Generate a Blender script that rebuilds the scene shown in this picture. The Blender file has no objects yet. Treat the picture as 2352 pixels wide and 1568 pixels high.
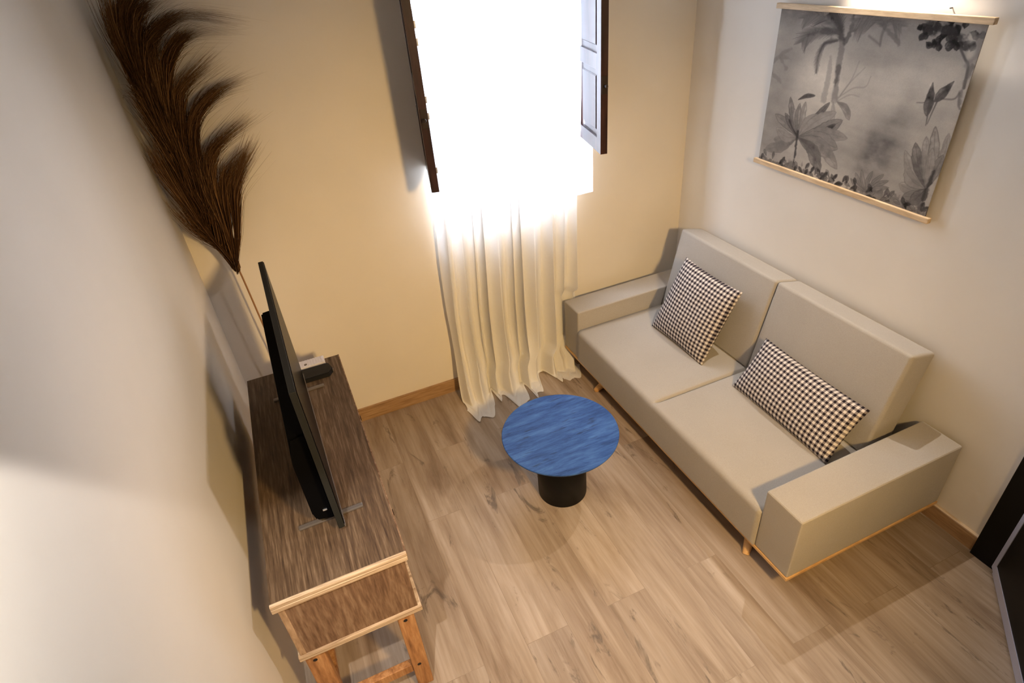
import bpy, bmesh, math, random
import numpy as np
from mathutils import Vector, Matrix
random.seed(7); rng = np.random.default_rng(7)
PI = math.pi
scn = bpy.context.scene
col = scn.collection

# ---------------------------------------------------------------- camera
cam_d = bpy.data.cameras.new('camera'); cam = bpy.data.objects.new('camera', cam_d); col.objects.link(cam)
R3 = [[0.9133, -0.28574, 0.29024], [-0.39959, -0.49074, 0.77427], [-0.07881, -0.82312, -0.56237]]
M = Matrix([[R3[i][0], -R3[i][1], -R3[i][2], (-2.365, -2.984, 2.4)[i]] for i in range(3)] + [[0, 0, 0, 1]])
cam.matrix_world = M
cam_d.sensor_width = 36; cam_d.lens = 1368.73 / 2352 * 36; cam_d.clip_start = 0.02
scn.camera = cam
# ---------------------------------------------------------------- colour management
scn.view_settings.view_transform = 'Standard'; scn.view_settings.look = 'None'
scn.view_settings.gamma = 1; scn.view_settings.use_curve_mapping = False
scn.view_settings.exposure = -0.08
# ---------------------------------------------------------------- sky and lamps
SKY = 38.0
W = bpy.data.worlds.new('sky'); scn.world = W; W.use_nodes = True
bgn = W.node_tree.nodes['Background']; bgn.inputs[0].default_value = (0.70, 0.80, 1.0, 1); bgn.inputs[1].default_value = SKY

def lamp(name, kind, loc, energy, color, radius=.03, aim=(0, 0, -1), angle=80, blend=.2):
    d = bpy.data.lights.new(name, kind); d.energy = energy; d.color = color
    d.shadow_soft_size = radius
    o = bpy.data.objects.new(name, d); col.objects.link(o); o.location = loc
    if kind == 'SPOT':
        d.spot_size = math.radians(angle); d.spot_blend = blend
        o.rotation_euler = Vector(aim).to_track_quat('-Z', 'Y').to_euler()
    return o
WARM = (1.0, .74, .48); AMBER = (1.0, .64, .25); NEUT = (1.0, .88, .76)
LA = (-.072, -1.12, 2.42); LB = (-2.705, -2.66, 2.5); LD = (-1.5, -3.6, 2.36)
lamp('picture_side_lamp_light', 'SPOT', LA, 66, NEUT, .012, (-.12, -.22, -1), 92, .5)
lamp('left_wall_fill', 'SPOT', (-.75, -2.2, 3.1), 105, (1.0, .88, .84), .09, (-2.1, .95, -2.0), 54, 1.0)  # added fill spot for the left wall, placed to shape the television's shadow there
lamp('left_wall_lamp_light', 'SPOT', LB, 150, (1.0, .93, .86), .02, (0, 0, -1), 80, .12)
lamp('rear_lamp_light', 'SPOT', LD, 400, AMBER, .11, (.0, 1, -.70), 84, 1.0)
pd = bpy.data.lights.new('window_portal', 'AREA'); pd.shape = 'RECTANGLE'; pd.size = 1.0; pd.size_y = 1.6
pd.cycles.is_portal = True
po = bpy.data.objects.new('window_portal', pd); col.objects.link(po); po.location = (-1.13, .34, 2.15)
po.rotation_euler = (-PI/2, 0, 0)

# ---------------------------------------------------------------- node helpers
def mat(name, base=(.5, .5, .5), rough=.6, spec=.5, metal=0, build=None):
    m = bpy.data.materials.new(name); m.use_nodes = True
    nt = m.node_tree; b = nt.nodes['Principled BSDF']
    b.inputs['Base Color'].default_value = (*base, 1); b.inputs['Roughness'].default_value = rough
    b.inputs['Metallic'].default_value = metal; b.inputs['Specular IOR Level'].default_value = spec
    if build: build(nt, b)
    return m
def N(nt, t, **k):
    n = nt.nodes.new(t)
    for a, v in k.items(): setattr(n, a, v)
    return n
def coords(nt, scale, kind='Object', rot=(0, 0, 0)):
    tc = N(nt, 'ShaderNodeTexCoord'); mp = N(nt, 'ShaderNodeMapping')
    mp.inputs['Scale'].default_value = scale; mp.inputs['Rotation'].default_value = rot
    nt.links.new(tc.outputs[kind], mp.inputs[0]); return mp.outputs[0]
def noise(nt, vec, scale, detail=4, rough=.55, dist=0):
    n = N(nt, 'ShaderNodeTexNoise'); n.inputs['Scale'].default_value = scale; n.inputs['Detail'].default_value = detail
    n.inputs['Roughness'].default_value = rough; n.inputs['Distortion'].default_value = dist
    nt.links.new(vec, n.inputs['Vector']); return n.outputs['Fac']
def ramp(nt, fac, stops):
    r = N(nt, 'ShaderNodeValToRGB'); e = r.color_ramp.elements
    while len(e) < len(stops): e.new(.5)
    for i, (p, c) in enumerate(stops): e[i].position = p; e[i].color = (*c, 1)
    nt.links.new(fac, r.inputs[0]); return r.outputs[0]
def mix(nt, a, b, f, mode='MIX'):
    n = N(nt, 'ShaderNodeMix', data_type='RGBA', blend_type=mode)
    for s, v in ((6, a), (7, b)):
        if isinstance(v, tuple): n.inputs[s].default_value = (*v, 1)
        else: nt.links.new(v, n.inputs[s])
    if isinstance(f, (int, float)): n.inputs[0].default_value = f
    else: nt.links.new(f, n.inputs[0])
    return n.outputs[2]
def math_(nt, op, a, b=None):
    n = N(nt, 'ShaderNodeMath', operation=op)
    for i, v in enumerate((a, b)):
        if v is None: continue
        if isinstance(v, (int, float)): n.inputs[i].default_value = v
        else: nt.links.new(v, n.inputs[i])
    return n.outputs[0]
def bump(nt, b, h, strength=.1, dist=.01):
    n = N(nt, 'ShaderNodeBump'); n.inputs['Strength'].default_value = strength; n.inputs['Distance'].default_value = dist
    nt.links.new(h, n.inputs['Height']); nt.links.new(n.outputs[0], b.inputs['Normal'])
def setc(nt, b, c): nt.links.new(c, b.inputs['Base Color'])

def plaster(base):
    def f(nt, b):
        v = coords(nt, (1, 1, 1)); n = noise(nt, v, 2.2, 3)
        setc(nt, b, ramp(nt, n, [(.3, tuple(c * .965 for c in base)), (.7, tuple(min(1, c * 1.02) for c in base))]))
        bump(nt, b, noise(nt, v, 60, 3), .06, .003)
    return f
M_wall = mat('wall_paint', rough=.85, spec=.2, build=plaster((.78, .735, .66)))
M_ceil = mat('ceiling_paint', (.8, .77, .72), .9, .2)

def floor_f(nt, b):
    # planks running along Y, each plank with its own tone
    tc = N(nt, 'ShaderNodeTexCoord')
    mp = N(nt, 'ShaderNodeMapping'); mp.inputs['Rotation'].default_value = (0, 0, PI/2); mp.inputs['Location'].default_value = (.31, .055, 0)
    nt.links.new(tc.outputs['Object'], mp.inputs[0])
    br = N(nt, 'ShaderNodeTexBrick'); br.offset = .37; br.inputs['Scale'].default_value = 1
    br.inputs['Brick Width'].default_value = 1.25; br.inputs['Row Height'].default_value = .19
    br.inputs['Mortar Size'].default_value = .0011; br.inputs['Mortar Smooth'].default_value = .3
    br.inputs['Color1'].default_value = (0, 0, 0, 1); br.inputs['Color2'].default_value = (1, 1, 1, 1)
    br.inputs['Mortar'].default_value = (.5, .5, .5, 1); nt.links.new(mp.outputs[0], br.inputs[0])
    # per plank offset of the grain
    off = N(nt, 'ShaderNodeVectorMath', operation='MULTIPLY_ADD'); off.inputs[1].default_value = (3.1, 7.7, 5.3)
    nt.links.new(br.outputs['Color'], off.inputs[0]); nt.links.new(tc.outputs['Object'], off.inputs[2])
    m1 = N(nt, 'ShaderNodeMapping'); m1.inputs['Scale'].default_value = (11, 1.1, 1); nt.links.new(off.outputs[0], m1.inputs[0])
    m2 = N(nt, 'ShaderNodeMapping'); m2.inputs['Scale'].default_value = (70, 2.4, 1); nt.links.new(off.outputs[0], m2.inputs[0])
    m3 = N(nt, 'ShaderNodeMapping'); m3.inputs['Scale'].default_value = (9, 2.2, 1); nt.links.new(off.outputs[0], m3.inputs[0])
    g1 = noise(nt, m1.outputs[0], 1, 6, .62, .5); g2 = noise(nt, m2.outputs[0], 1, 4, .6)
    c = ramp(nt, g1, [(.28, (.215, .150, .098)), (.47, (.365, .285, .210)), (.72, (.50, .415, .335))])
    c = mix(nt, c, ramp(nt, g2, [(.3, (.66, .63, .60)), (.65, (1, 1, 1))]), .55, 'MULTIPLY')
    c = mix(nt, c, ramp(nt, br.outputs['Color'], [(0, (.86, .85, .85)), (1, (1.0, .98, .95))]), 1.0, 'MULTIPLY')
    kn = noise(nt, m3.outputs[0], 1.3, 5, .68, 1.2)      # dark elongated knots and cracks
    c = mix(nt, c, (.12, .09, .065), ramp(nt, kn, [(.60, (0, 0, 0)), (.69, (.85, .85, .85))]))
    c = mix(nt, c, (.20, .15, .105), math_(nt, 'MULTIPLY', br.outputs['Fac'], .55))
    setc(nt, b, c)
    bump(nt, b, g2, .08, .002)
M_floor = mat('laminate_planks', rough=.42, spec=.35, build=floor_f)

def wood(dark, mid, light, scale=(2, 30, 30), s=1, rough=.55, bmp=.15, contrast=(.3, .5, .72)):
    def f(nt, b):
        v = coords(nt, scale); n = noise(nt, v, s, 6, .65, .25)
        v2 = coords(nt, tuple(q * 4 for q in scale)); n2 = noise(nt, v2, s, 3)
        c = ramp(nt, n, [(contrast[0], dark), (contrast[1], mid), (contrast[2], light)])
        c = mix(nt, c, ramp(nt, n2, [(.35, (.72, .70, .68)), (.6, (1, 1, 1))]), .6, 'MULTIPLY')
        setc(nt, b, c); bump(nt, b, n2, bmp, .002)
    return f
M_con_top = mat('weathered_top_wood', rough=.6, spec=.3, build=wood((.042, .024, .014), (.098, .062, .036), (.22, .155, .10), (66, 3.6, 66), 1.5, contrast=(.30, .5, .75)))
M_con_side = mat('side_panel_wood', rough=.6, spec=.3, build=wood((.095, .048, .026), (.185, .108, .062), (.29, .195, .125), (40, 40, 5), 1.3))
M_con_leg = mat('leg_wood', rough=.6, spec=.3, build=wood((.16, .07, .028), (.36, .17, .065), (.52, .29, .13), (26, 26, 3), 1.4))
M_ply = mat('ply_edge', rough=.6, spec=.3, build=wood((.27, .18, .105), (.48, .355, .235), (.60, .475, .34), (3, 30, 190), 1.2, contrast=(.36, .5, .62)))
M_strip = mat('strip_wood', rough=.6, spec=.3, build=wood((.2, .12, .065), (.36, .235, .14), (.47, .33, .21), (30, 30, 6), 1.3))
M_bb = mat('baseboard_wood', rough=.5, spec=.35, build=wood((.27, .155, .075), (.40, .245, .125), (.50, .33, .18), (3, 3, 40), 1.3))
M_bbcap = mat('baseboard_cap', (.62, .48, .32), .5)
M_sofawood = mat('beech_wood', rough=.4, spec=.4, build=wood((.52, .29, .11), (.66, .40, .17), (.74, .48, .23), (4, 4, 18), 1.3, bmp=.03))
M_rod = mat('pale_rod_wood', rough=.5, spec=.3, build=wood((.52, .36, .20), (.66, .49, .30), (.74, .58, .38), (20, 3, 20), 1.3, bmp=.03))
M_shut = mat('dark_shutter_wood', rough=.28, spec=.6, build=wood((.018, .008, .008), (.040, .016, .014), (.07, .03, .024), (20, 20, 3), 1.3, bmp=.05))
M_black = mat('black_plastic', (.002, .002, .0025), .5, .04)
M_blackm = mat('black_matte', (.008, .008, .009), .55, .3)
M_screen = mat('black_screen_glass', (.002, .002, .003), .30, .03)
M_tvback = mat('tv_back_plastic', (.017, .0175, .016), .5, .15)
M_steel = mat('dark_steel', (.20, .18, .17), .35, .5, .6)
M_bright = mat('pale_metal', (.82, .84, .90), .25, .5, .8)
M_white = mat('white_plastic', (.62, .60, .64), .35, .5)
M_blackwood = mat('black_lacquer', (.0025, .0025, .003), .5, .18)
M_alu = mat('pale_aluminium', (.55, .57, .72), .35, .5, .3)
M_vase = mat('dark_ceramic', (.03, .025, .02), .3)
M_brass = mat('dark_iron', (.03, .02, .018), .4, .5, .5)
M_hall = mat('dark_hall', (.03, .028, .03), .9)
M_lampshade = mat('lamp_body', (.7, .68, .65), .5)

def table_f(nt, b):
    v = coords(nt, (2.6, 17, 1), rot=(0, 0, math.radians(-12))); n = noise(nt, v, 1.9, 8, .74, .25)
    c = ramp(nt, n, [(.30, (.008, .030, .13)), (.48, (.026, .085, .285)), (.68, (.06, .155, .42))])  # blue daylight reflection on the dark top is put into the grain colours
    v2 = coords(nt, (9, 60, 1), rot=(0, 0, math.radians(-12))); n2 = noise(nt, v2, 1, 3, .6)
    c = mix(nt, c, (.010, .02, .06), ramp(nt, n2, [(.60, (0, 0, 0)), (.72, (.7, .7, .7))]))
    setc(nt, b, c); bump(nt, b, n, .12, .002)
M_table = mat('blue_reflection_wood', rough=.5, spec=.22, build=table_f)

def fabric(c0, c1, s=420):
    def f(nt, b):
        v = coords(nt, (1, 1, 1)); n = noise(nt, v, s, 2, .7); n1 = noise(nt, v, 3.5, 3)
        c = ramp(nt, n, [(.3, c0), (.7, c1)]); c = mix(nt, c, ramp(nt, n1, [(.3, (.94, .94, .94)), (.7, (1, 1, 1))]), 1, 'MULTIPLY')
        setc(nt, b, c); bump(nt, b, n, .25, .001)
        b.inputs['Sheen Weight'].default_value = .15
    return f
M_sofa = mat('greige_sofa_fabric', rough=.92, spec=.1, build=fabric((.365, .338, .298), (.448, .418, .375)))

def gingham_f(nt, b):
    tc = N(nt, 'ShaderNodeTexCoord'); sp = N(nt, 'ShaderNodeSeparateXYZ'); nt.links.new(tc.outputs['Object'], sp.inputs[0])
    def stripe(o):
        s = math_(nt, 'SINE', math_(nt, 'MULTIPLY', o, 2 * PI / .0232))
        return math_(nt, 'MULTIPLY', math_(nt, 'ADD', math_(nt, 'MAXIMUM', math_(nt, 'MINIMUM', math_(nt, 'MULTIPLY', s, 3), 1), -1), 1), .5)
    sx, sy = stripe(sp.outputs[0]), stripe(sp.outputs[1])
    both = math_(nt, 'MULTIPLY', sx, sy); any_ = math_(nt, 'MAXIMUM', sx, sy)
    c = mix(nt, (.78, .72, .66), (.27, .235, .225), any_)
    c = mix(nt, c, (.018, .014, .022), both)
    n = noise(nt, tc.outputs['Object'], 500, 2); c = mix(nt, c, ramp(nt, n, [(.3, (.8, .8, .8)), (.7, (1, 1, 1))]), 1, 'MULTIPLY')
    setc(nt, b, c); bump(nt, b, n, .3, .001)
M_ging = mat('gingham_fabric', rough=.9, spec=.1, build=gingham_f)

def curtain_mat():
    m = bpy.data.materials.new('sheer_curtain_fabric'); m.use_nodes = True; nt = m.node_tree
    for n in list(nt.nodes): nt.nodes.remove(n)
    out = N(nt, 'ShaderNodeOutputMaterial'); d = N(nt, 'ShaderNodeBsdfDiffuse'); t = N(nt, 'ShaderNodeBsdfTranslucent'); tr = N(nt, 'ShaderNodeBsdfTransparent')
    v = coords(nt, (1, 1, 1)); n = noise(nt, v, 300, 2)
    c = ramp(nt, n, [(.3, (.88, .865, .83)), (.7, (.94, .925, .89))])
    nt.links.new(c, d.inputs[0]); t.inputs[0].default_value = (.86, .87, .88, 1)
    m1 = N(nt, 'ShaderNodeMixShader'); m1.inputs[0].default_value = .24
    nt.links.new(d.outputs[0], m1.inputs[1]); nt.links.new(t.outputs[0], m1.inputs[2])
    m2 = N(nt, 'ShaderNodeMixShader'); m2.inputs[0].default_value = .006
    nt.links.new(m1.outputs[0], m2.inputs[1]); nt.links.new(tr.outputs[0], m2.inputs[2]); nt.links.new(m2.outputs[0], out.inputs[0])
    return m
M_curt = curtain_mat()
def plume_f(nt, b):
    at = N(nt, 'ShaderNodeAttribute'); at.attribute_name = 'tone'
    setc(nt, b, ramp(nt, at.outputs['Fac'], [(0, (.030, .012, .004)), (.55, (.085, .038, .013)), (1, (.26, .14, .055))]))
M_plume = mat('brown_plume', rough=.75, spec=.15, build=plume_f)
M_stem = mat('dry_stem', (.30, .15, .06), .7)

# ---------------------------------------------------------------- mesh helpers
def link(name, bm, m, parent=None, smooth=False, loc=None):
    me = bpy.data.meshes.new(name)
    bmesh.ops.recalc_face_normals(bm, faces=bm.faces)
    if smooth:
        for f in bm.faces: f.smooth = True
    bm.to_mesh(me); bm.free()
    me.materials.append(m)
    o = bpy.data.objects.new(name, me); col.objects.link(o)
    if parent: o.parent = parent
    if loc: o.location = loc
    return o
def box_bm(x0, x1, y0, y1, z0, z1, bev=0, seg=2, bm=None):
    nb = bmesh.new(); bmesh.ops.create_cube(nb, size=1)
    for v in nb.verts:
        v.co = Vector(((x0 + x1) / 2 + v.co.x * (x1 - x0), (y0 + y1) / 2 + v.co.y * (y1 - y0), (z0 + z1) / 2 + v.co.z * (z1 - z0)))
    if bev: bmesh.ops.bevel(nb, geom=nb.edges[:], offset=bev, segments=seg, affect='EDGES', profile=.6)
    if bm is None: return nb
    return join(bm, nb)
def join(bm, nb):
    me = bpy.data.meshes.new('tmp'); nb.to_mesh(me); nb.free(); bm.from_mesh(me); bpy.data.meshes.remove(me); return bm
def cone_bm(p0, p1, r0, r1, n=20, bm=None):
    nb = bmesh.new(); p0 = Vector(p0); p1 = Vector(p1); d = p1 - p0
    bmesh.ops.create_cone(nb, cap_ends=True, segments=n, radius1=r0, radius2=r1, depth=d.length)
    nb.transform(Matrix.Translation((p0 + p1) / 2) @ d.to_track_quat('Z', 'Y').to_matrix().to_4x4())
    return nb if bm is None else join(bm, nb)
def lathe_bm(prof, n=64, c=(0, 0)):
    nb = bmesh.new(); rings = []
    for r, z in prof:
        rings.append([nb.verts.new((c[0] + r * math.cos(2 * PI * k / n), c[1] + r * math.sin(2 * PI * k / n), z)) for k in range(n)])
    for a, b in zip(rings, rings[1:]):
        for k in range(n): nb.faces.new((a[k], a[(k + 1) % n], b[(k + 1) % n], b[k]))
    nb.faces.new(rings[0][::-1]); nb.faces.new(rings[-1])
    return nb
def pydata(name, verts, faces, m, parent=None, smooth=False):
    me = bpy.data.meshes.new(name); me.from_pydata([tuple(map(float, v)) for v in verts], [], faces); me.materials.append(m)
    if smooth: me.polygons.foreach_set('use_smooth', [True] * len(me.polygons))
    me.update(); o = bpy.data.objects.new(name, me); col.objects.link(o)
    if parent: o.parent = parent
    return o
def thing(name, label, cat, loc=(0, 0, 0), group=None, rotz=0):
    o = bpy.data.objects.new(name, None); o.empty_display_size = .1; col.objects.link(o); o.location = loc; o.rotation_euler = (0, 0, rotz)
    o['label'] = label; o['category'] = cat
    if group: o['group'] = group
    return o
def tag(o, label, cat, group=None):
    o['label'] = label; o['category'] = cat
    if group: o['group'] = group
    return o
def struct(o, label=None):
    o['kind'] = 'structure'
    if label: o['label'] = label; o['category'] = label.split()[-1] if False else 'room part'
    return o

# ---------------------------------------------------------------- room shell
YB = -5.2; ZC = 3.3; T = .30
X0, X1 = -2.814, 0.0
struct(link('floor', box_bm(X0 - T, X1 + T, YB - T, T, -.1, 0), M_floor))
struct(link('ceiling', box_bm(X0 - T, X1 + T, YB - T, T, ZC, ZC + .1), M_ceil))
struct(link('wall_left', box_bm(X0 - T, X0, YB - T, T, 0, ZC), M_wall))
struct(link('wall_front', box_bm(X0, X1, YB - T, YB, 0, ZC), M_wall))
# back wall with a deep window niche whose sill slopes up to the frame outside
WX0, WX1, WZ0, WZS, WZ1 = -1.625, -.645, 1.105, 1.36, 2.98
bm = box_bm(X0, WX0, 0, T, 0, ZC)
box_bm(WX1, X1, 0, T, 0, ZC, bm=bm)
box_bm(WX0, WX1, 0, T, WZ1, ZC, bm=bm)
box_bm(WX0, WX1, 0, T, 0, WZ0, bm=bm)
struct(link('wall_back', bm, M_wall))
nb = bmesh.new()
vs = [nb.verts.new(p) for p in [(WX0, 0, WZ0), (WX1, 0, WZ0), (WX1, T, WZ0), (WX0, T, WZ0), (WX0, T, WZS), (WX1, T, WZS)]]
for f in ((0, 1, 2, 3), (0, 4, 5, 1), (3, 2, 5, 4), (0, 3, 4), (1, 5, 2)): nb.faces.new([vs[i] for i in f])
struct(link('trim_1', nb, mat('sill_paint', (.85, .85, .85), .7)))
# window frame at the outer side of the niche
wf = struct(thing('window_1', '', '')); del wf['label']; del wf['category']
bm = box_bm(WX0, WX0 + .06, .24, .29, WZS, WZ1); box_bm(WX1 - .06, WX1, .24, .29, WZS, WZ1, bm=bm)
box_bm(WX0, WX1, .24, .29, WZ1 - .06, WZ1, bm=bm); box_bm(WX0, WX1, .24, .29, WZS, WZS + .05, bm=bm)
link('window_frame', bm, M_shut, wf)
# right wall with a door opening
DY0, DY1, DZ = -2.31, -3.12, 2.08
bm = box_bm(X1, X1 + T, DY0, T, 0, ZC); box_bm(X1, X1 + T, YB - T, DY1, 0, ZC, bm=bm); box_bm(X1, X1 + T, DY1, DY0, DZ, ZC, bm=bm)
struct(link('wall_right', bm, M_wall))
struct(link('wall_hall', box_bm(X1 + T, X1 + T + .05, DY1 - .2, DY0 + .2, 0, ZC), M_hall))
bm = box_bm(-.028, .05, -2.325, -2.212, 0, DZ + .1, .003); box_bm(-.028, .05, DY1 - .1, DY1, 0, DZ + .1, .003, bm=bm)
box_bm(-.028, .05, DY1, -2.325, DZ, DZ + .1, .003, bm=bm)
struct(link('trim_2', bm, M_blackwood))
# door leaf standing ajar
dr = struct(thing('door_1', '', '')); del dr['label']; del dr['category']
dr.location = (-.005, -2.335, 0); dr.rotation_euler = (0, 0, math.radians(222))
link('door_panel', box_bm(.03, .74, -.04, 0, .06, 2.03, .002), M_blackwood, dr)
link('edge_strip', box_bm(0, .03, -.042, .002, .02, 2.05), M_alu, dr)
link('bottom_rail', box_bm(.03, .74, -.042, .002, .012, .06), M_alu, dr)
# baseboards
bm = box_bm(X0, X1, -.014, 0, 0, .092, .002)
bb = struct(link('baseboard_back', bm, M_bb))
bbr = struct(link('baseboard_right', box_bm(-.014, 0, -2.212, -.014, 0, .085, .002), M_bb))
link('top_edge', box_bm(-.016, 0, -2.212, -.014, .085, .092, .001), M_bbcap, bbr)

# ---------------------------------------------------------------- lamps that light the room (just outside the picture)
def wall_lamp(loc, side, label):
    t = thing('wall_lamp', label, 'lamp', loc, 'shaded wall lamps')
    x = (.062 if side > 0 else .098) * side; x2 = (.071 if side > 0 else .109) * side
    link('backplate', box_bm(min(x, x2), max(x, x2), -.04, .04, -.06, .06, .003), M_blackm, t)
    prof = []
    nb = bmesh.new(); n = 32
    rs = [(.058, .045), (.058, .13), (.055, .13), (.055, .045)]
    rings = [[nb.verts.new((r * math.cos(2 * PI * k / n), r * math.sin(2 * PI * k / n), z)) for k in range(n)] for r, z in rs]
    for i in range(4):
        a, b = rings[i], rings[(i + 1) % 4]
        for k in range(n): nb.faces.new((a[k], a[(k + 1) % n], b[(k + 1) % n], b[k]))
    link('lamp_shade', nb, M_lampshade, t)
    link('arm', cone_bm((x, 0, .09), (.057 * side, 0, .09), .008, .008), M_blackm, t)
wall_lamp(LA, 1, 'small shaded lamp on the right wall above the picture')
wall_lamp(LB, -1, 'small shaded lamp on the left wall beside the loft')

# ---------------------------------------------------------------- console table
CX0, CX1, CY0, CY1, CH = -2.739, -2.316, -1.70, -.44, .79
con = thing('console_table', 'dark weathered wooden console table with pale ply edges, under the television', 'console table')
link('tabletop', box_bm(CX0, CX1, CY0 + .013, CY1, CH - .028, CH, .002), M_con_top, con)
nb = box_bm(CX0 - .002, CX1 + .003, CY0 - .002, CY0 + .012, CH - .012, CH + .002, .003)
box_bm(CX0 - .002, CX1 + .002, CY0 - .003, CY0 + .012, CH - .031, CH - .0125, .0015, 1, bm=nb)
o = link('edge_band', nb, M_ply, con); o['label'] = 'pale layered plywood edge'
link('front_edge', box_bm(CX1 - .001, CX1 + .004, CY0 + .013, CY1, CH - .028, CH + .001, .001), M_con_side, con)
bx0, bx1 = CX0 + .012, CX1 - .012
link('side_panel', box_bm(bx0 + .02, bx1 + .003, CY0 + .006, CY0 + .028, .50, CH - .031), M_con_side, con)
link('side_panel', box_bm(bx0, bx1, CY1 - .035, CY1 - .015, .50, CH - .028), M_con_side, con)
o = link('corner_strip', box_bm(bx0, bx0 + .02, CY0 + .004, CY0 + .03, .50, CH - .028, .002), M_strip, con); o['label'] = 'pale narrow corner strip'
link('back_panel', box_bm(bx0, bx0 + .012, CY0 + .03, CY1 - .035, .50, CH - .028), M_con_side, con)
for k in range(2):
    y0 = CY0 + .03 + k * .605
    d = link('drawer', box_bm(bx1 - .024, bx1 + .004, y0 + .004, y0 + .598, .506, CH - .034, .002), M_con_side, con)
    link('knob', cone_bm((bx1 + .004, y0 + .3, .63), (bx1 + .024, y0 + .3, .63), .009, .013), M_brass, d)
nb = box_bm(CX0 + .004, CX1 + .004, CY0 - .004, CY1 - .005, .478, .50, .003)
o = link('bottom_board', nb, M_ply, con); o['label'] = 'pale bottom board edge'
# turned-down holes: each leg is a board with two dowel holes on its near face
def leg_bm(x0, x1, y0, y1, top, holes):
    nb = box_bm(x0, x1, y0, y1, 0, top, .006)
    return nb
for (x0, x1) in ((-2.405, -2.345), (-2.722, -2.655)):
    for (y0, y1, near) in ((CY0 + .004, CY0 + .05, 1), (CY1 - .06, CY1 - .015, 0)):
        lg = link('leg', leg_bm(x0, x1, y0, y1, .478, near), M_con_leg, con)
        if near:
            for z in (.448, .155):
                link('dowel_hole', cone_bm(((x0 + x1) / 2 - .004, y0 - .0006, z), ((x0 + x1) / 2 - .004, y0 + .004, z), .0075, .0075, 14), M_blackm, lg)
link('stretcher', box_bm(-2.655, -2.405, CY0 + .012, CY0 + .04, .11, .155, .003), M_con_leg, con)
link('stretcher', box_bm(-2.655, -2.405, CY1 - .05, CY1 - .022, .11, .155, .003), M_con_leg, con)
link('stretcher', box_bm(-2.71, -2.67, CY0 + .05, CY1 - .06, .11, .15, .003), M_con_leg, con)

# ---------------------------------------------------------------- television
tv = thing('television', 'black flat television seen edge-on, standing on the wooden console', 'television', (-2.4825, -1.05, CH + .0012), rotz=math.radians(1.15))
TL = .477; z0, z1 = .028, .608
link('case', box_bm(-.020, 0, -TL, TL, z0, z1, .003), M_tvback, tv)
# thicker lower back
nb = bmesh.new()
pr = [(-.020, z0 + .005), (-.078, z0 + .02), (-.085, z0 + .06), (-.085, z0 + .29), (-.072, z0 + .385), (-.020, z0 + .39)]
a = [nb.verts.new((x, -TL + .05, z)) for x, z in pr]; b = [nb.verts.new((x, TL - .05, z)) for x, z in pr]
nb.faces.new(a); nb.faces.new(b[::-1])
for i in range(len(pr)): j = (i + 1) % len(pr); nb.faces.new((a[i], b[i], b[j], a[j]))
bmesh.ops.bevel(nb, geom=nb.edges[:], offset=.006, segments=2, affect='EDGES')
link('back_housing', nb, M_black, tv)
link('screen', box_bm(.0, .0022, -TL + .004, TL - .004, z0 + .012, z1 - .004), M_screen, tv)
o = link('bottom_bezel', box_bm(0, .0045, -TL + .002, TL - .002, z0, z0 + .011, .001), M_steel, tv); o['label'] = 'thin grey bottom bezel'
for s in (-1, 1):
    y = s * .388
    nb = box_bm(-.145, .075, y - .009, y + .009, .0, .009, .003)
    join(nb, cone_bm((-.012, y, .006), (-.012, y, z0 + .03), .012, .015, 14))
    link('foot', nb, M_steel, tv)
link('highlight_chip', box_bm(-.050, -.036, -TL + .046, -TL + .0515, .085, .090, .001), M_bright, tv)  # pale chip added to stand for the small highlights low on the near end

# boxes on the back end of the console
wb = thing('router', 'pale ribbed plastic router at the back end of the console top', 'router', (-2.469, -.477, CH))
link('case', box_bm(-.096, .088, -.028, .03, 0, .024, .003), M_white, wb)
for k in range(14):
    link('rib', box_bm(-.088 + k * .0125, -.083 + k * .0125, -.026, .028, .024, .0255), M_white, wb)
link('power_light', cone_bm((.0, -.010, .024), (.0, -.010, .0262), .007, .007, 14), M_steel, wb)
mb = thing('media_box', 'slim black media box on the console, in front of the pale router', 'media box', (-2.469, -.562, CH))
nb = bmesh.new(); pts = [(-.11, -.042), (.09, -.042), (.112, -.012), (.098, .042), (-.11, .042)]
a = [nb.verts.new((x, y, 0)) for x, y in pts]; b = [nb.verts.new((x, y, .025)) for x, y in pts]
nb.faces.new(a[::-1]); nb.faces.new(b)
for i in range(5): nb.faces.new((a[i], a[(i + 1) % 5], b[(i + 1) % 5], b[i]))
bmesh.ops.bevel(nb, geom=nb.edges[:], offset=.003, segments=2, affect='EDGES')
link('case', nb, M_blackm, mb)
link('port', box_bm(.109, .1135, -.02, -.008, .008, .02), M_steel, mb)

# ---------------------------------------------------------------- side table
tb = thing('coffee_table', 'small round coffee table with dark wood top painted with blue window reflection and black drum base', 'table', (-1.443, -1.062, 0))
TZ = .405
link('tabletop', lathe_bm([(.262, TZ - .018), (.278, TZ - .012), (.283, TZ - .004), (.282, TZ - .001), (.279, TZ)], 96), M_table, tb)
link('base', lathe_bm([(.118, 0), (.124, .004), (.124, TZ - .018)], 64), M_blackwood, tb, smooth=False)
for p in tb.children:
    for f in p.data.polygons: f.use_smooth = abs(f.normal.z) < .5

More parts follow.
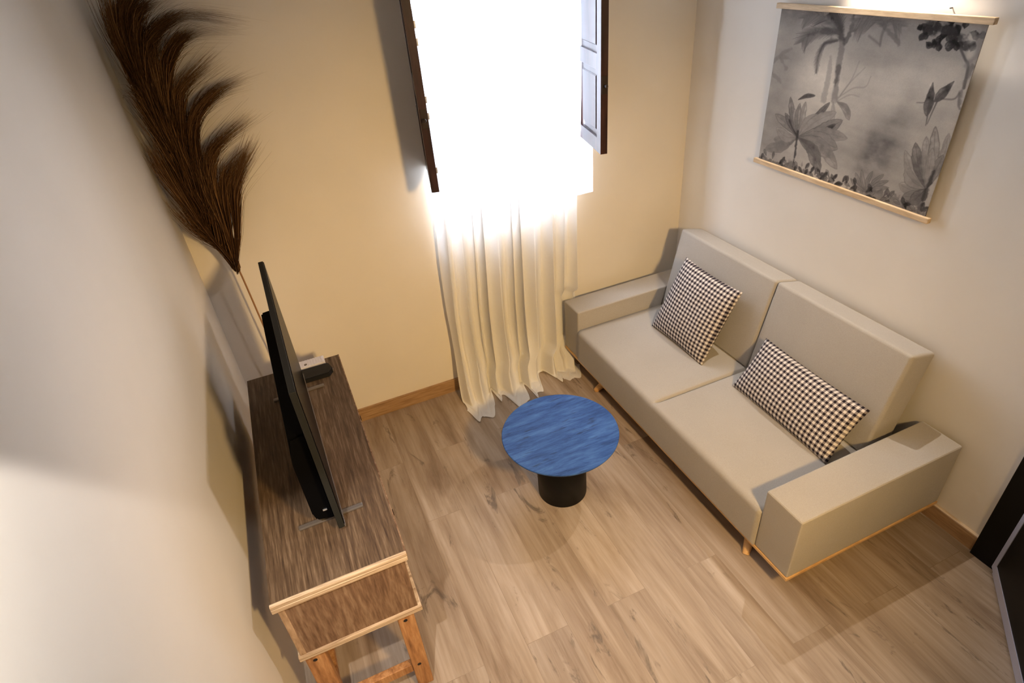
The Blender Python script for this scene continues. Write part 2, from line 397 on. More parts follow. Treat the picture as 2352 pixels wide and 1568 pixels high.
# ---------------------------------------------------------------- sofa
SX0, SX1, SY0, SY1, ZB, ZA = -.905, -.028, -2.018, -.088, .135, .478
AW = .185
sofa = thing('sofa', 'two-seat greige fabric sofa with pale wooden base, standing under the picture', 'sofa')
link('base_frame', box_bm(SX0 - .003, SX1, SY0 - .003, SY1 + .003, ZB - .016, ZB, .003), M_sofawood, sofa)
for (x, y, tx, ty) in ((-.80, -1.72, -.085, -.065), (-.80, -.50, -.085, .055), (-.14, -1.72, .03, -.065), (-.14, -.50, .03, .055)):
    link('leg', cone_bm((x + tx, y + ty, 0), (x, y, ZB - .016), .016, .029, 20), M_sofawood, sofa)
def pad(x0, x1, y0, y1, z0, z1, r=.018, nseg=3):
    return box_bm(x0, x1, y0, y1, z0, z1, r, nseg)
link('armrest', pad(SX0, SX1, SY0, SY0 + AW, ZB, ZA, .010), M_sofa, sofa, smooth=False)
link('armrest', pad(SX0, SX1, SY1 - AW + .01, SY1, ZB, ZA, .010), M_sofa, sofa)
# seat: one upholstered block whose top is cut into two cushions by a seam
def seat_bm():
    ys = sorted(set(np.round(np.concatenate([np.linspace(SY0 + AW + .001, SY1 - AW + .009, 60), -1.048 + np.array([-.03, -.02, -.013, -.008, -.004, -.0015, 0, .0015, .004, .008, .013, .02, .03])]), 5)))
    prof = []   # (x, z) from the bottom front, round the front top edge, to the back
    fx = SX0 - .006; zt = .352; r = .028
    for z in np.linspace(ZB, zt - r, 5): prof.append((fx, z, 0))
    for a in np.linspace(0, PI / 2, 7)[1:]: prof.append((fx + r - r * math.cos(a), zt - r + r * math.sin(a), a / (PI / 2)))
    for x in np.linspace(fx + r + .03, -.22, 12): prof.append((x, zt, 1))
    prof.append((-.22, ZB, 0))
    nb = bmesh.new(); rows = []
    ym = (SY0 + AW + SY1 - AW) / 2; hw = (SY1 - SY0) / 2 - AW
    for y in ys:
        row = []
        for (x, z, w) in prof:
            dist = abs(y + 1.048); g = math.exp(-(dist / .007) ** 2) * .020 + math.exp(-(dist / .022) ** 2) * .004
            fade = min(1, max(0, (x - (fx + .012)) / .05))
            puff = .006 * math.sin(PI * min(1, max(0, (x - fx) / .6))) * (1 - (2 * ((abs(y - ym) / hw) - .5)) ** 2)
            row.append(nb.verts.new((x, y, z - w * g * fade + w * puff)))
        rows.append(row)
    for a, b in zip(rows, rows[1:]):
        for k in range(len(prof) - 1): nb.faces.new((a[k], a[k + 1], b[k + 1], b[k]))
    nb.faces.new(rows[0]); nb.faces.new(rows[-1][::-1])
    return nb
so = link('seat', seat_bm(), M_sofa, sofa)
for f in so.data.polygons: f.use_smooth = len(f.vertices) == 4 and f.area < .02
# reclined back cushions
def back_bm(y0, y1):
    nb = pad(0, .150, y0, y1, 0, .515, .016, 3)
    sub = bmesh.ops.subdivide_edges(nb, edges=[e for e in nb.edges if e.calc_length() > .1], cuts=6, use_grid_fill=True)
    ym = (y0 + y1) / 2; hw = (y1 - y0) / 2
    for v in nb.verts:
        u = 1 - ((v.co.y - ym) / hw) ** 2; w = 1 - ((v.co.z - .26) / .26) ** 2
        if v.co.x < .05: v.co.x -= .010 * max(0, u) ** .5 * max(0, w) ** .5
    ang = math.atan2(.115, .51)
    nb.transform(Matrix.Translation((-.300, 0, .354)) @ Matrix.Rotation(ang, 4, 'Y'))
    return nb
for y0, y1 in ((-1.792, -1.051), (-1.044, -.272)):
    o = link('backrest', back_bm(y0, y1), M_sofa, sofa, smooth=True)
    o.modifiers.new('w', 'WEIGHTED_NORMAL')
link('back_bracket', box_bm(-.21, -.05, -1.74, -.33, ZB, .345, .004), M_blackm, sofa)

# ---------------------------------------------------------------- cushions
def cushion(name, label, w, h, t, center, u, v, group):
    nx, ny = 48, max(16, int(48 * h / w)); verts = []; faces = []
    def P(a, b, s):
        pin = 1 - .045 * (1 - b * b) ; pin2 = 1 - .05 * (1 - a * a)
        ex = (1 - abs(a) ** 2.6); ey = (1 - abs(b) ** 2.6)
        wr = .0022 * math.sin(9 * a + 3 * b) * math.sin(5 * b - 2 * a)
        z = s * (t / 2 * (max(0, ex) * max(0, ey)) ** .55 + wr * ex * ey)
        return (a * w / 2 * (1 - .035 * (1 - b * b)), b * h / 2 * (1 - .05 * (1 - a * a)), z)
    for s in (1, -1):
        for j in range(ny + 1):
            for i in range(nx + 1): verts.append(P(-1 + 2 * i / nx, -1 + 2 * j / ny, s))
    K = (nx + 1) * (ny + 1)
    for s in (0, 1):
        for j in range(ny):
            for i in range(nx):
                q = [s * K + j * (nx + 1) + i, s * K + j * (nx + 1) + i + 1, s * K + (j + 1) * (nx + 1) + i + 1, s * K + (j + 1) * (nx + 1) + i]
                faces.append(q if s == 0 else q[::-1])
    o = pydata(name, verts, faces, M_ging, None, True)
    bm = bmesh.new(); bm.from_mesh(o.data); bmesh.ops.remove_doubles(bm, verts=bm.verts, dist=1e-5); bm.to_mesh(o.data); bm.free()
    u = Vector(u).normalized(); v = Vector(v); v = (v - u * v.dot(u)).normalized(); n = u.cross(v)
    o.matrix_world = Matrix([[u[i], v[i], n[i], center[i]] for i in range(3)] + [[0, 0, 0, 1]])
    return tag(o, label, 'cushion', group)
cushion('cushion', 'square black and white gingham cushion leaning on the sofa back nearer the curtain', .46, .46, .13,
        (-.392, -.692, .563), (.02, -1, -.03), (.20, .0, .40), 'gingham cushions')
cushion('cushion', 'oblong black and white gingham cushion lying on the seat nearer the door', .63, .30, .12,
        (-.388, -1.452, .480), (-.03, -1, .0), (.165, .0, .235), 'gingham cushions')

# ---------------------------------------------------------------- picture on the right wall
PY0, PY1, PZ0, PZ1 = -.639, -1.561, 1.338, 2.034
pic = thing('hanging_picture', 'grey jungle picture on cloth with pale wooden rods, hanging above the sofa', 'picture', (0, 0, 0))
NXP, NZP = 460, 348
U, V = np.meshgrid(np.linspace(0, 1, NXP), np.linspace(0, 1, NZP)); AR = .934 / .707
def vnoise(freq, seed, ax=1., ay=1.):
    r = np.random.default_rng(seed); g = r.random((int(freq * ay) + 3, int(freq * ax) + 3))
    x = U * freq * ax; y = V * freq * ay; xi = x.astype(int); yi = y.astype(int); fx = x - xi; fy = y - yi
    fx = fx * fx * (3 - 2 * fx); fy = fy * fy * (3 - 2 * fy)
    return (g[yi, xi] * (1 - fx) + g[yi, xi + 1] * fx) * (1 - fy) + (g[yi + 1, xi] * (1 - fx) + g[yi + 1, xi + 1] * fx) * fy
def fbm(f, s, ax=1., ay=1.): return sum(vnoise(f * 2 ** k, s + k, ax, ay) * .5 ** k for k in range(4)) / 1.875
Lm = .35 + .16 * (fbm(4, 3) - .5) + .08 * (fbm(14, 9) - .5) + .07 * (fbm(7, 13, .4, 3) - .5)
def blob(c, rx, ry, amt, p=1.):
    global Lm
    d = ((U - c[0]) / rx) ** 2 + ((V - c[1]) / ry) ** 2
    Lm = Lm + amt * np.exp(-d ** p) * (1 if p > 1 else .35 + 1.3 * fbm(17, 33))
blob((.30, .62), .16, .16, .10); blob((.50, .62), .2, .2, .05); blob((.08, .5), .09, .5, -.06); blob((.5, .98), .7, .1, -.10)
blob((.72, .36), .10, .12, -.14); blob((.68, .22), .10, .12, -.13); blob((.70, .14), .12, .1, -.06); blob((.76, .48), .06, .08, -.08); blob((.78, .66), .05, .10, -.05)
blob((.62, .75), .2, .04, -.02); blob((.92, .78), .06, .08, .05)
def seg_d(p, q):
    px, py = (U - p[0]) * AR, V - p[1]; dx, dy = (q[0] - p[0]) * AR, q[1] - p[1]
    t = np.clip((px * dx + py * dy) / (dx * dx + dy * dy + 1e-9), 0, 1)
    return np.hypot(px - t * dx, py - t * dy), t
wob = (fbm(40, 21) - .5)
def paint(mask, val, al=1.):
    global Lm
    m = np.clip(mask, 0, 1) * al; Lm = Lm * (1 - m) + val * m
def smooth_path(pts, n=14):
    pts = [np.array(p, float) for p in pts]; out = []
    P_ = [2 * pts[0] - pts[1]] + pts + [2 * pts[-1] - pts[-2]]
    for i in range(1, len(P_) - 2):
        for k in range(n if i < len(P_) - 3 else n + 1):
            t = k / n; a, b, c, d = P_[i - 1:i + 3]
            out.append(.5 * (2 * b + (c - a) * t + (2 * a - 5 * b + 4 * c - d) * t * t + (3 * b - a - 3 * c + d) * t ** 3))
    return out
def stroke(pts, w0, w1, val, al=1., soft=.006, rag=0.):
    sp = smooth_path(pts, 6) if len(pts) > 2 else pts; n = len(sp) - 1; mk = np.zeros_like(U)
    for i in range(n):
        d, t = seg_d(sp[i], sp[i + 1]); w = w0 + (w1 - w0) * (i + t) / n
        mk = np.maximum(mk, (w / 2 - d + rag * wob) / soft + .5)
    paint(mk, val, al)
def frond(pts, w, val, al=.85):                      # feathery palm frond: spine and drooping leaflets
    sp = smooth_path(pts, 8); n = len(sp)
    stroke(pts, .012, .005, val, al)
    for i in range(1, n - 1):
        w_ = w * 1.45; f = math.sin(PI * i / n) ** .6; t = np.array(sp[i + 1]) - np.array(sp[i - 1]); t /= np.linalg.norm(t) + 1e-9
        for s in (-1, 1):
            nrm = np.array([-t[1], t[0]]) * s; d = t * .75 + nrm * .65 + np.array([0, -.35])
            for e in (0, .5):
                p_ = sp[i] * (1 - e) + sp[i + 1] * e; q = p_ + d * w_ * f * (.8 + .5 * rng.random()); stroke([p_, q], .009, .001, val * (.8 + .5 * rng.random()), al * .8, .005)
def leaf(base, tip, w, val, dark, al=.9, bend=0.):
    b = np.array(base, float); t = np.array(tip, float); d = t - b; nr = np.array([-d[1] / AR, d[0] * AR]); nr /= np.linalg.norm(nr) + 1e-9
    sp = smooth_path([b, b + d * .5 + nr * bend, t], 7); n = len(sp) - 1; D = np.full(U.shape, 9.); S = np.zeros_like(U)
    for i in range(n):
        dd, tt = seg_d(sp[i], sp[i + 1]); m = dd < D; D = np.where(m, dd, D); S = np.where(m, (i + tt) / n, S)
    ww = w * np.clip(np.sin(PI * np.clip(S, 0, 1) ** 1.35), 0, 1) ** .7 * (1 + .5 * wob) + .003
    paint((ww / 2 - D) / .005 + .5, val + .22 * wob + .05 * (S - .5), al)
    sx = (U - b[0]) * AR * nr[0] + (V - b[1]) * nr[1]          # one half of the blade is darker
    paint(((ww / 2 - D) / .006) * (sx > 0), val * .72, .45)
    paint((1 - np.abs(ww / 2 - D) / .0055) * (D < ww / 2 + .003), dark, .55); paint((1 - D / .0035) * (S < .93), dark, .45)
D1, D2, G1, G2, G3 = .045, .085, .15, .22, .29
# palms
stroke([(.368, .907), (.393, .818), (.398, .707), (.405, .628), (.411, .512)], .040, .038, G2, .9, .01, .02)
stroke([(.40, .70), (.402, .64), (.40, .60)], .030, .020, D2, .7, .012, .02)
stroke([(.344, .751), (.354, .655), (.353, .499)], .022, .040, G3, .8, .01, .02)
stroke([(.415, .50), (.43, .42), (.44, .36)], .03, .03, .42, .4, .02)
frond([(.377, .891), (.338, .96), (.290, .985)], .07, D1, .85); stroke([(.30, 1.0), (.345, .96), (.377, .875)], .02, .05, D2, .85, .015, .04)
frond([(.364, .885), (.276, .953), (.2, .969), (.147, .945)], .05, G1, .85)
frond([(.361, .881), (.27, .893), (.201, .868), (.160, .81)], .055, G1, .85); stroke([(.361, .88), (.27, .885), (.19, .855)], .045, .012, D2, .7, .015, .04)
frond([(.361, .842), (.296, .815), (.275, .741), (.281, .645)], .018, G1, .8); stroke([(.361, .846), (.296, .82), (.275, .741)], .022, .01, D2, .7, .01, .02)
stroke([(.418, 1.02), (.424, .921), (.405, .835)], .014, .034, D2, .75, .012, .03)
for q in ([(.585, .93), (.557, .973), (.493, .955), (.440, .90)], [(.585, .93), (.53, .99), (.42, .95)], [(.585, .93), (.60, .975), (.66, .95)]): frond(q, .045, G1, .75)
stroke([(.584, .843), (.58, .89), (.585, .936)], .012, .02, G1, .7, .01); stroke([(.667, .866), (.63, .905), (.590, .93)], .02, .02, G1, .7, .01, .03)
stroke([(.52, .885), (.578, .85)], .014, .012, G1, .6, .01)
for q in ([(.004, .672), (.048, .727), (.106, .764)], [(.022, .694), (.06, .71), (.116, .70)], [(.092, .642), (.06, .68), (.04, .70)], [(.0, .60), (.05, .57), (.07, .55)]): stroke(q, .03, .006, G2, .7, .012, .03)
for q in ([(.428, .516), (.475, .624), (.536, .721)], [(.44, .546), (.48, .642), (.50, .75)], [(.43, .53), (.50, .60), (.56, .62), (.575, .68)], [(.43, .51), (.49, .56), (.54, .56)]): stroke(q, .008, .005, G2, .6, .008)
leaf((.43, .506), (.516, .42), .045, G2, G1, .8, .02); leaf((.41, .50), (.43, .38), .03, G3, G2, .6)
# dark foliage, right corner
c0 = np.array([.862, .93]); r_ = np.random.default_rng(5)
for k in range(46):
    a = r_.random() * 2 * PI; rr = math.sqrt(r_.random()); c = c0 + np.array([.118 * math.cos(a), .062 * math.sin(a)]) * rr
    a2 = r_.random() * 2 * PI; q = c + np.array([math.cos(a2) * .030, math.sin(a2) * .034 - .006]); leaf(c, q, .030, [D1, .03, D2][k % 3], .03, .9)
stroke([(.78, .95), (.86, .955), (.93, .90)], .05, .06, .035, .85, .02, .08)
stroke([(.925, .874), (.955, .83), (.975, .798), (.985, .70)], .012, .016, D2, .85)
stroke([(1.0, 1.0), (.985, .86), (.965, .80)], .05, .02, G2, .6, .015, .03); stroke([(.99, .80), (.98, .70), (.99, .62)], .02, .014, G1, .7, .01, .03)
for c in ((.955, .925), (.97, .86)): blob(c, .016, .03, .16, 2)
# birds on a branch
stroke([(.818, .591), (.874, .604), (.907, .629), (.96, .640), (.975, .672)], .006, .010, G1, .85); stroke([(.975, .672), (.985, .62), (.995, .60)], .012, .012, G1, .8)
leaf((.860, .70), (.874, .535), .046, D2, D1, .95); leaf((.940, .722), (.890, .612), .044, D2, D1, .95)
stroke([(.871, .60), (.879, .53), (.883, .487)], .012, .004, D2, .9); stroke([(.901, .63), (.893, .56), (.887, .496)], .010, .004, D2, .9)
blob((.858, .688), .008, .012, .12, 1); blob((.936, .71), .008, .012, .12, 1)
# large plants in the lower corners
B = (.243, .235)
for tip, w, v, dk, bd in (((.094, .178), .05, .26, G1, .02), ((.045, .096), .05, G2, G1, .02), ((.10, .255), .05, .30, G1, .03), ((.078, .338), .04, G2, D2, -.01), ((.14, .36), .03, G1, D1, .0),
        ((.156, .464), .032, .20, D1, .01), ((.195, .40), .03, .30, G1, 0), ((.252, .457), .032, .30, G1, .0), ((.22, .44), .03, G2, D2, .01), ((.385, .482), .030, .14, D1, .0), ((.33, .40), .034, .32, G1, .02),
        ((.43, .437), .05, .32, G1, .02), ((.472, .40), .06, G2, D1, -.02), ((.44, .37), .03, D2, D1, -.03), ((.518, .308), .05, .27, G1, .03), ((.48, .233), .075, .25, D2, .02), ((.45, .17), .06, G2, D2, .03), ((.502, .116), .06, .25, G1, .05), ((.41, .047), .06, G1, D2, .04)):
    leaf(B, (B[0] + (tip[0] - B[0]) * 1.04, B[1] + (tip[1] - B[1]) * 1.04), w * 1.45, v * .92, dk, .85, bd)
leaf((.205, .47), (.30, .515), .022, D2, D1, .9, .01)
stroke([(.236, .27), (.243, .158), (.250, .0)], .022, .018, D1, .9, .008, .02); stroke([(.17, .33), (.20, .28), (.236, .25)], .012, .008, D1, .8)
B2 = (.965, .16)
for tip, w, v, dk, bd in (((.844, .141), .05, .27, G1, .02), ((.858, .255), .055, .29, D2, .03), ((.827, .331), .04, .28, G1, .02), ((.862, .385), .045, G1, D1, .01), ((.90, .43), .04, .28, G1, 0), ((.924, .49), .04, .28, D1, -.01),
        ((.985, .47), .035, .30, G1, -.02), ((.99, .36), .035, G2, D2, 0), ((.94, .38), .035, .31, G1, 0), ((.875, .08), .05, G2, D2, .02), ((.92, .05), .05, G1, D1, 0)):
    leaf(B2, tip, w * 1.35, v * .92, dk, .85, bd)
stroke([(.975, .27), (.968, .144), (.965, .0)], .02, .024, D1, .85, .01, .03)
for tip in ((.618, .123), (.646, .153), (.702, .164), (.759, .165), (.789, .139), (.80, .10), (.60, .08)): leaf((.70, .03), tip, .026, G2, D2, .8, .01)
# dark undergrowth along the lower edge
und = (fbm(26, 40, 1.4, 1) - .5) * .12 + .045 + .03 * np.sin(U * 9) * (U > .2)
paint((und - V) / .02, .05 + .16 * fbm(30, 61), .85)
r_ = np.random.default_rng(8)
for k in range(70):
    x = r_.random(); y = r_.random() * .05; a = r_.random() * PI; leaf((x, y), (x + .035 * math.cos(a), y + .05 * math.sin(a)), .02, [D1, G1, G2, .04][k % 4], D1, .8)
Lm = Lm * (1 + .10 * (np.random.default_rng(2).random(Lm.shape) - .5) + .06 * (fbm(90, 70, 1.4, 1) - .5))
Lm = np.clip(Lm * 1.02, .02, .62)
cw = np.clip((Lm - .05) / .4, 0, 1)[..., None]
RGB = Lm[..., None] * (np.array([1.04, .97, .93]) * (1 - cw) + np.array([1.07, .985, .86]) * cw)
PX = -.031 - .002 * np.sin(U * PI * 3) * np.sin(V * PI)
pv = np.stack([PX, PY0 + U * (PY1 - PY0), PZ0 + V * (PZ1 - PZ0)], -1).reshape(-1, 3)
idx = np.arange(NXP * NZP).reshape(NZP, NXP)
pf = np.stack([idx[:-1, :-1], idx[:-1, 1:], idx[1:, 1:], idx[1:, :-1]], -1).reshape(-1, 4)
me = bpy.data.meshes.new('canvas'); me.vertices.add(len(pv)); me.vertices.foreach_set('co', pv.ravel().astype(np.float32))
me.loops.add(pf.size); me.loops.foreach_set('vertex_index', pf.ravel().astype(np.int32))
me.polygons.add(len(pf)); me.polygons.foreach_set('loop_start', np.arange(0, pf.size, 4, dtype=np.int32)); me.polygons.foreach_set('loop_total', np.full(len(pf), 4, np.int32))
me.update(calc_edges=True); me.validate()
ca = me.color_attributes.new('print', 'FLOAT_COLOR', 'POINT')
ca.data.foreach_set('color', np.concatenate([RGB.reshape(-1, 3), np.ones((len(pv), 1))], 1).ravel().astype(np.float32))
def print_f(nt, b):
    at = N(nt, 'ShaderNodeAttribute'); at.attribute_name = 'print'; setc(nt, b, at.outputs['Color'])
M_print = mat('printed_cloth', rough=.9, spec=.1, build=print_f); me.materials.append(M_print)
cv = bpy.data.objects.new('canvas', me); col.objects.link(cv); cv.parent = pic
sm = cv.modifiers.new('s', 'SOLIDIFY'); sm.thickness = .0015
cv['label'] = 'cloth printed with palms, leaves and two birds'
for z, nm in ((PZ1, 'rod'), (PZ0, 'rod')):
    zz = z + (.004 if z == PZ1 else -.004)
    link('rod', box_bm(-.044, -.024, PY1 - .022, PY0 + .022, zz - .011, zz + .011, .002), M_rod, pic)
for yy in (-.80, -1.35): link('hanger', box_bm(-.025, 0, yy - .006, yy + .006, PZ1 - .002, PZ1 + .010), M_brass, pic)
link('nail', cone_bm((0, -1.40, PZ1 + .03), (-.012, -1.40, PZ1 + .03), .002, .002, 8), M_brass, pic)

# ---------------------------------------------------------------- shutters
def shutter(hx, fx, label, fleck_zs, sgn):
    w = math.hypot(fx - hx, .40); ang = math.atan2(-.40, fx - hx)
    t = thing('shutter', label, 'shutter', (hx, 0.004, 1.455), 'open window shutters', ang)
    H = 1.45; th = .036; st = .062
    a, b = (0, th) if sgn > 0 else (-th, 0)
    fr = box_bm(0, st, a, b, 0, H, .002); box_bm(w - st, w, a, b, 0, H, .002, bm=fr)
    rails = [0, .385, .80, 1.20, H - .07]
    for i, z in enumerate(rails): box_bm(st, w - st, a + .001, b - .001, z, z + .07, .002, bm=fr)
    link('frame', fr, M_shut, t)
    for i in range(4):
        z = rails[i] + .07
        nb = box_bm(st + .001, w - st - .001, a + .012, b - .012, z, rails[i + 1], 0)
        box_bm(st + .03, w - st - .03, a + .006, b - .006, z + .03, rails[i + 1] - .03, .005, 1, bm=nb)
        link('panel', nb, M_shut, t)
    for z in fleck_zs if sgn > 0 else ():
        link('daylight_fleck', box_bm(w - .014, w - .001, b - .001, b + .006, z - .014, z + .014, .001), M_bright, t)  # small bright plates added to stand for daylight glimpsed past the leaf
    for z in (.25, .95):
        link('hinge', cone_bm((-.002, (b if sgn > 0 else a) * 0 + (a + b) / 2 - sgn * .022, z), (-.002, (a + b) / 2 - sgn * .022, z + .05), .007, .007, 14), M_bright, t)
    lz = .325
    lt = link('latch', box_bm(w, w + .004, a + .004, b - .004, lz - .04, lz + .04, .001), M_brass, t)
    nb = cone_bm((w + .004, (a + b) / 2, lz), (w + .026, (a + b) / 2, lz), .004, .003, 10)
    bmesh.ops.create_uvsphere(nb, u_segments=12, v_segments=8, radius=.008, matrix=Matrix.Translation((w + .03, (a + b) / 2, lz)))
    link('knob', nb, M_brass, lt)
shutter(-1.624, -1.716, 'dark wooden shutter standing open at the left side of the window, seen edge-on', (.10, .334, .401, .62, .683), 1)
shutter(-.705, -.790, 'dark wooden panelled shutter with a latch, open at the right side of the window', (.2, .9), -1)

# ---------------------------------------------------------------- curtain
cu = thing('curtain', 'sheer off-white floor-length curtain hanging across the window', 'curtain', (0, 0, 0))
def interp(x, xs, ys): return float(np.interp(x, xs, ys))
NU, Z_TOP = 420, 2.986
seeds = np.random.default_rng(11)
nf = 11
ph = np.cumsum(seeds.uniform(.5, 1.6, nf + 1)); ph = (ph - ph[0]) / (ph[-1] - ph[0])
amps = seeds.uniform(.45, 1.45, nf); hemx = seeds.uniform(.03, .12, nf); drift = seeds.uniform(-.5, .5, nf)
HU = [0, .05, .12, .20, .26, .30, .34, .38, .44, .48, .53, .62, .68, .73, .80, .90, 1]
HE = [.12, .19, .18, .13, .04, .10, .08, .17, .19, .06, .15, .14, .02, .03, .12, .14, .06]
def fold(u):
    i = min(nf - 1, int(np.searchsorted(ph, u, side='right') - 1)); i = max(0, i); t = (u - ph[i]) / (ph[i + 1] - ph[i]); return i, t
def curt_point(u, s):
    # s = length down the cloth from the rod; straight down, then a small curve and the rest lies on the floor
    i, t = fold(u); L = Z_TOP
    jx = next(k for k in range(len(HU) - 1) if u <= HU[k + 1] + 1e-9); tt = (u - HU[jx]) / (HU[jx + 1] - HU[jx]); tt = tt * tt * (3 - 2 * tt)
    ex = HE[jx] * (1 - tt) + HE[jx + 1] * tt
    drop = min(s, L - .03)
    z = Z_TOP - drop
    low = max(0, min(1, (1.3 - z) / 1.3))
    uu = u + .010 * math.sin(5 * u * PI + 2.1 * z) + .006 * math.sin(19 * u + 5 * z)
    i2, t2 = fold(min(1, max(0, uu)))
    A = (.024 + .020 * low) * amps[i2] * (1 if z > .4 else .45 + .55 * z / .4)
    wav = math.cos(2 * PI * t2)
    y = -.088 + A * wav + .010 * math.sin(31 * u + 1.7 * z) * (.4 + low) - .012 * low
    xl = interp(z, [0, .6, 1.2, 2.2, 3.0], [-1.672, -1.672, -1.640, -1.575, -1.545]); xr = interp(z, [0, .55, 2.1, 3.0], [-.800, -.790, -.742, -.735])
    xr2 = interp(z, [0, .14, .2, .5], [-.86, -.85, -.80, -.79]) if z < .5 else xr
    x = xl + (xr2 - xl) * uu + .007 * math.sin(2 * PI * t2) * (1 + low) * (1 if z > .35 else z / .35)
    # flare towards the room just above the floor
    fl = max(0, (.42 - z) / .42) ** 1.6
    y -= fl * ex * .62
    # behind the sofa arm the cloth is squeezed flat against the wall
    q = max(0, min(1, (x + 1.0) / .09)); up = max(0, min(1, (.56 - z) / .05)); dn = max(0, min(1, (z - .085) / .03))
    k = q * up * dn
    y = y * (1 - k) + (-.050 + .018 * wav) * k
    if s > L - .03:
        r = (s - (L - .03)) / .15
        a = min(1, r * 5)
        z = .03 * (1 - a) ** 1.5 + .004 + .010 * abs(math.sin(7 * PI * u + 4 * r)) * min(1, r * 3) * (1 - r * .5)
        y -= ex * r * .75
        x += .012 * math.sin(23 * u + 3 * r) * r
    return (x, min(y, -.018), z)
ss = list(np.linspace(0, 2.2, 34)) + list(np.linspace(2.24, 2.97, 34)) + list(np.linspace(2.98, 3.13, 12))
cvv = [curt_point(i / NU, s) for s in ss for i in range(NU + 1)]
cff = [(j * (NU + 1) + i, j * (NU + 1) + i + 1, (j + 1) * (NU + 1) + i + 1, (j + 1) * (NU + 1) + i) for j in range(len(ss) - 1) for i in range(NU)]
pydata('cloth', cvv, cff, M_curt, cu, True)
cr = thing('curtain_rod', 'thin curtain rod carrying the sheer curtain above the window', 'curtain rod', (0, 0, 0))
link('rod', cone_bm((-1.75, -.088, 3.0), (-.52, -.088, 3.0), .011, .011), M_brass, cr)
for x in (-1.72, -.55): link('bracket', box_bm(x - .008, x + .008, -.100, 0, 2.992, 3.016), M_brass, cr)

# ---------------------------------------------------------------- pampas grass in a floor vase behind the console
pg = thing('pampas_grass', 'tall dark brown dried pampas plume standing in the left corner behind the television', 'dried plant', (0, 0, 0))
YP = -.14
AX = [(-2.560, .04), (-2.585, .45), (-2.61, .847), (-2.629, 1.222), (-2.655, 1.404), (-2.672, 1.591), (-2.697, 1.783), (-2.714, 1.974), (-2.721, 2.132), (-2.724, 2.264), (-2.704, 2.372)]
TU = {"t1": [[-2.632, 1.245], [-2.583, 1.365], [-2.536, 1.541], [-2.497, 1.632], [-2.414, 1.739]], "t1b": [[-2.634, 1.268], [-2.605, 1.413], [-2.572, 1.569], [-2.534, 1.658], [-2.443, 1.716]],
 "t2": [[-2.651, 1.361], [-2.633, 1.523], [-2.606, 1.654], [-2.554, 1.756], [-2.407, 1.841]], "t3": [[-2.669, 1.471], [-2.647, 1.663], [-2.616, 1.822], [-2.558, 1.915], [-2.462, 1.976], [-2.369, 2.003]],
 "t4": [[-2.674, 1.611], [-2.66, 1.794], [-2.628, 1.927], [-2.592, 2.004], [-2.467, 2.082]], "t5": [[-2.687, 1.671], [-2.682, 1.868], [-2.633, 2.042], [-2.572, 2.143], [-2.485, 2.189], [-2.342, 2.187]],
 "t6": [[-2.697, 1.783], [-2.701, 1.988], [-2.658, 2.139], [-2.609, 2.207], [-2.493, 2.252], [-2.348, 2.218]], "t7": [[-2.71, 1.924], [-2.704, 2.099], [-2.668, 2.229], [-2.613, 2.294], [-2.476, 2.301]],
 "t8": [[-2.722, 2.055], [-2.709, 2.219], [-2.664, 2.313], [-2.582, 2.374]], "t9": [[-2.71, 1.839], [-2.727, 2.04], [-2.735, 2.208], [-2.713, 2.332]], "t10": [[-2.673, 1.512], [-2.706, 1.712], [-2.728, 1.876], [-2.741, 1.987]],
 "t11": [[-2.643, 1.271], [-2.709, 1.46], [-2.746, 1.627], [-2.774, 1.798]], "t12": [[-2.687, 1.671], [-2.719, 1.857], [-2.739, 2.01], [-2.768, 2.031]], "t13": [[-2.638, 1.224], [-2.675, 1.345], [-2.733, 1.445], [-2.766, 1.573]],
 "t14": [[-2.633, 1.211], [-2.62, 1.396], [-2.614, 1.579], [-2.598, 1.728]], "t15": [[-2.677, 1.65], [-2.673, 1.849], [-2.66, 2.014], [-2.638, 2.151]]}
SPR = {'t1': 1, 't2': .8, 't5': 1.0, 't6': 1.0}
sv, sf, tone = [], [], []
axp = [np.array([x, YP, z]) for x, z in AX]
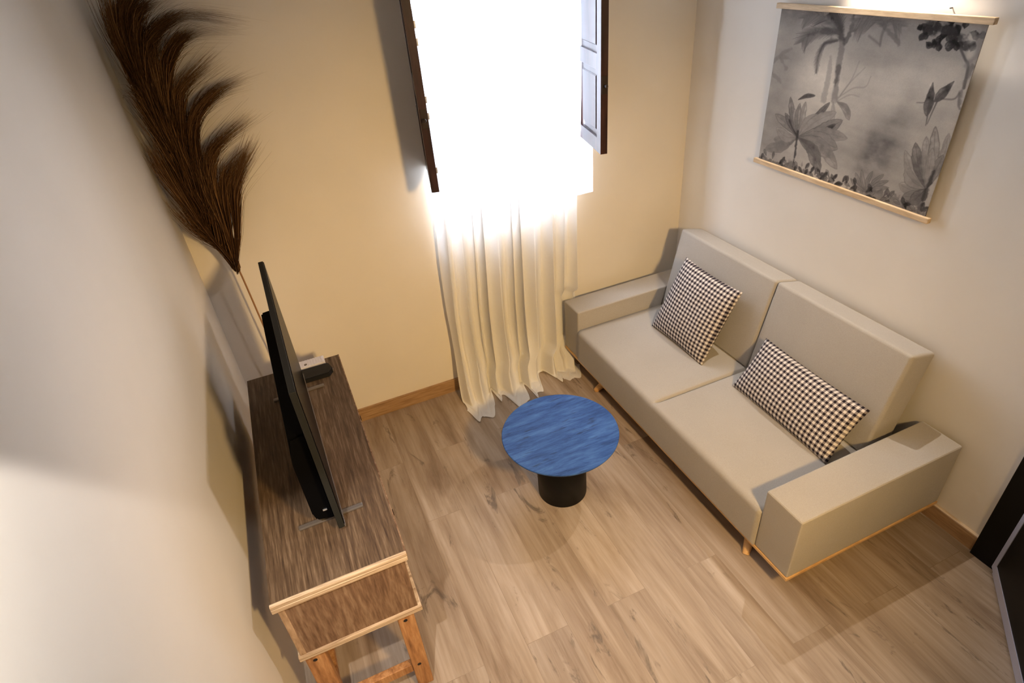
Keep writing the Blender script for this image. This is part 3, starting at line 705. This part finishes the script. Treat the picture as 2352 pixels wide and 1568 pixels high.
for name, pts in TU.items():
    base = smooth_path([(x, 0, z) for x, z in pts], 4); n = len(base)
    nst = 620 if name not in ('t12', 't1b', 't13') else 260
    for k in range(nst):
        ln = rng.uniform(.5, 1.12) ** .7; m = 9
        off0 = rng.normal(0, .005 if name in ('t1', 't1b', 't13', 't14', 't11') else .014, 3); off0[1] = rng.normal(0, .016)
        off1 = rng.normal(0, 1, 3) * np.array([.017, .032, .017]) * (2.2 if rng.random() < .12 else 1); bendx = rng.normal(0, .015)
        pth = []
        for j in range(m):
            s = j / (m - 1) * ln; f = min(n - 1.001, s * (n - 1)); i0 = int(f); p = np.array(base[i0]) * (1 - (f - i0)) + np.array(base[i0 + 1]) * (f - i0)
            if s > 1: p = p + (np.array(base[-1]) - np.array(base[-2])) * (s - 1) * (n - 1)
            q = p + np.array([0, YP, 0]) + off0 * (1 - s) + off1 * s ** 1.3 + np.array([bendx * s * s, 0, -abs(bendx) * s * s * .5])
            q[0] = max(q[0], -2.806); q[1] = min(q[1], -.02); pth.append(q)
        w = rng.uniform(.0007, .0021); a = rng.uniform(0, PI); side = np.array([math.cos(a), math.sin(a), 0]); tn = rng.random() ** 1.5 * .75
        side2 = np.array([-math.sin(a), math.cos(a), 0])
        b0 = len(sv)
        for j, q in enumerate(pth):
            ww = w * (1 - .85 * (j / (m - 1)) ** 1.5)
            sv += [q + side * ww, q - side * .5 * ww + side2 * .86 * ww, q - side * .5 * ww - side2 * .86 * ww]
            tone += [min(1, tn + .5 * (j / (m - 1)) ** 2)] * 3
            if j:
                for e in range(3): sf.append((b0 + (j - 1) * 3 + e, b0 + (j - 1) * 3 + (e + 1) % 3, b0 + j * 3 + (e + 1) % 3, b0 + j * 3 + e))
pl = pydata('plume', sv, sf, M_plume, pg)
ta = pl.data.attributes.new('tone', 'FLOAT', 'POINT'); ta.data.foreach_set('value', np.array(tone, np.float32))
def tube(path, r0, r1, n=10):
    nb = bmesh.new(); rings = []; m = len(path)
    for i, p in enumerate(path):
        r = r0 + (r1 - r0) * i / (m - 1)
        rings.append([nb.verts.new((p[0] + r * math.cos(2 * PI * k / n), p[1] + r * math.sin(2 * PI * k / n), p[2])) for k in range(n)])
    for a, b in zip(rings, rings[1:]):
        for k in range(n): nb.faces.new((a[k], a[(k + 1) % n], b[(k + 1) % n], b[k]))
    nb.faces.new(rings[0][::-1]); nb.faces.new(rings[-1]); return nb
o = link('stem', tube(smooth_path([(x, YP, z) for x, z in AX], 6), .0048, .002), M_stem, pg, True); o['label'] = 'thin reddish brown stem'
va = tag(link('vase', lathe_bm([(.060, 0), (.075, .02), (.085, .12), (.07, .26), (.035, .36), (.032, .42), (.026, .42), (.029, .36), (.06, .25), (.07, .12), (.05, .03)], 40, (-2.565, YP)), M_vase, None, True),
    'slim dark floor vase behind the console holding the pampas plume', 'vase')
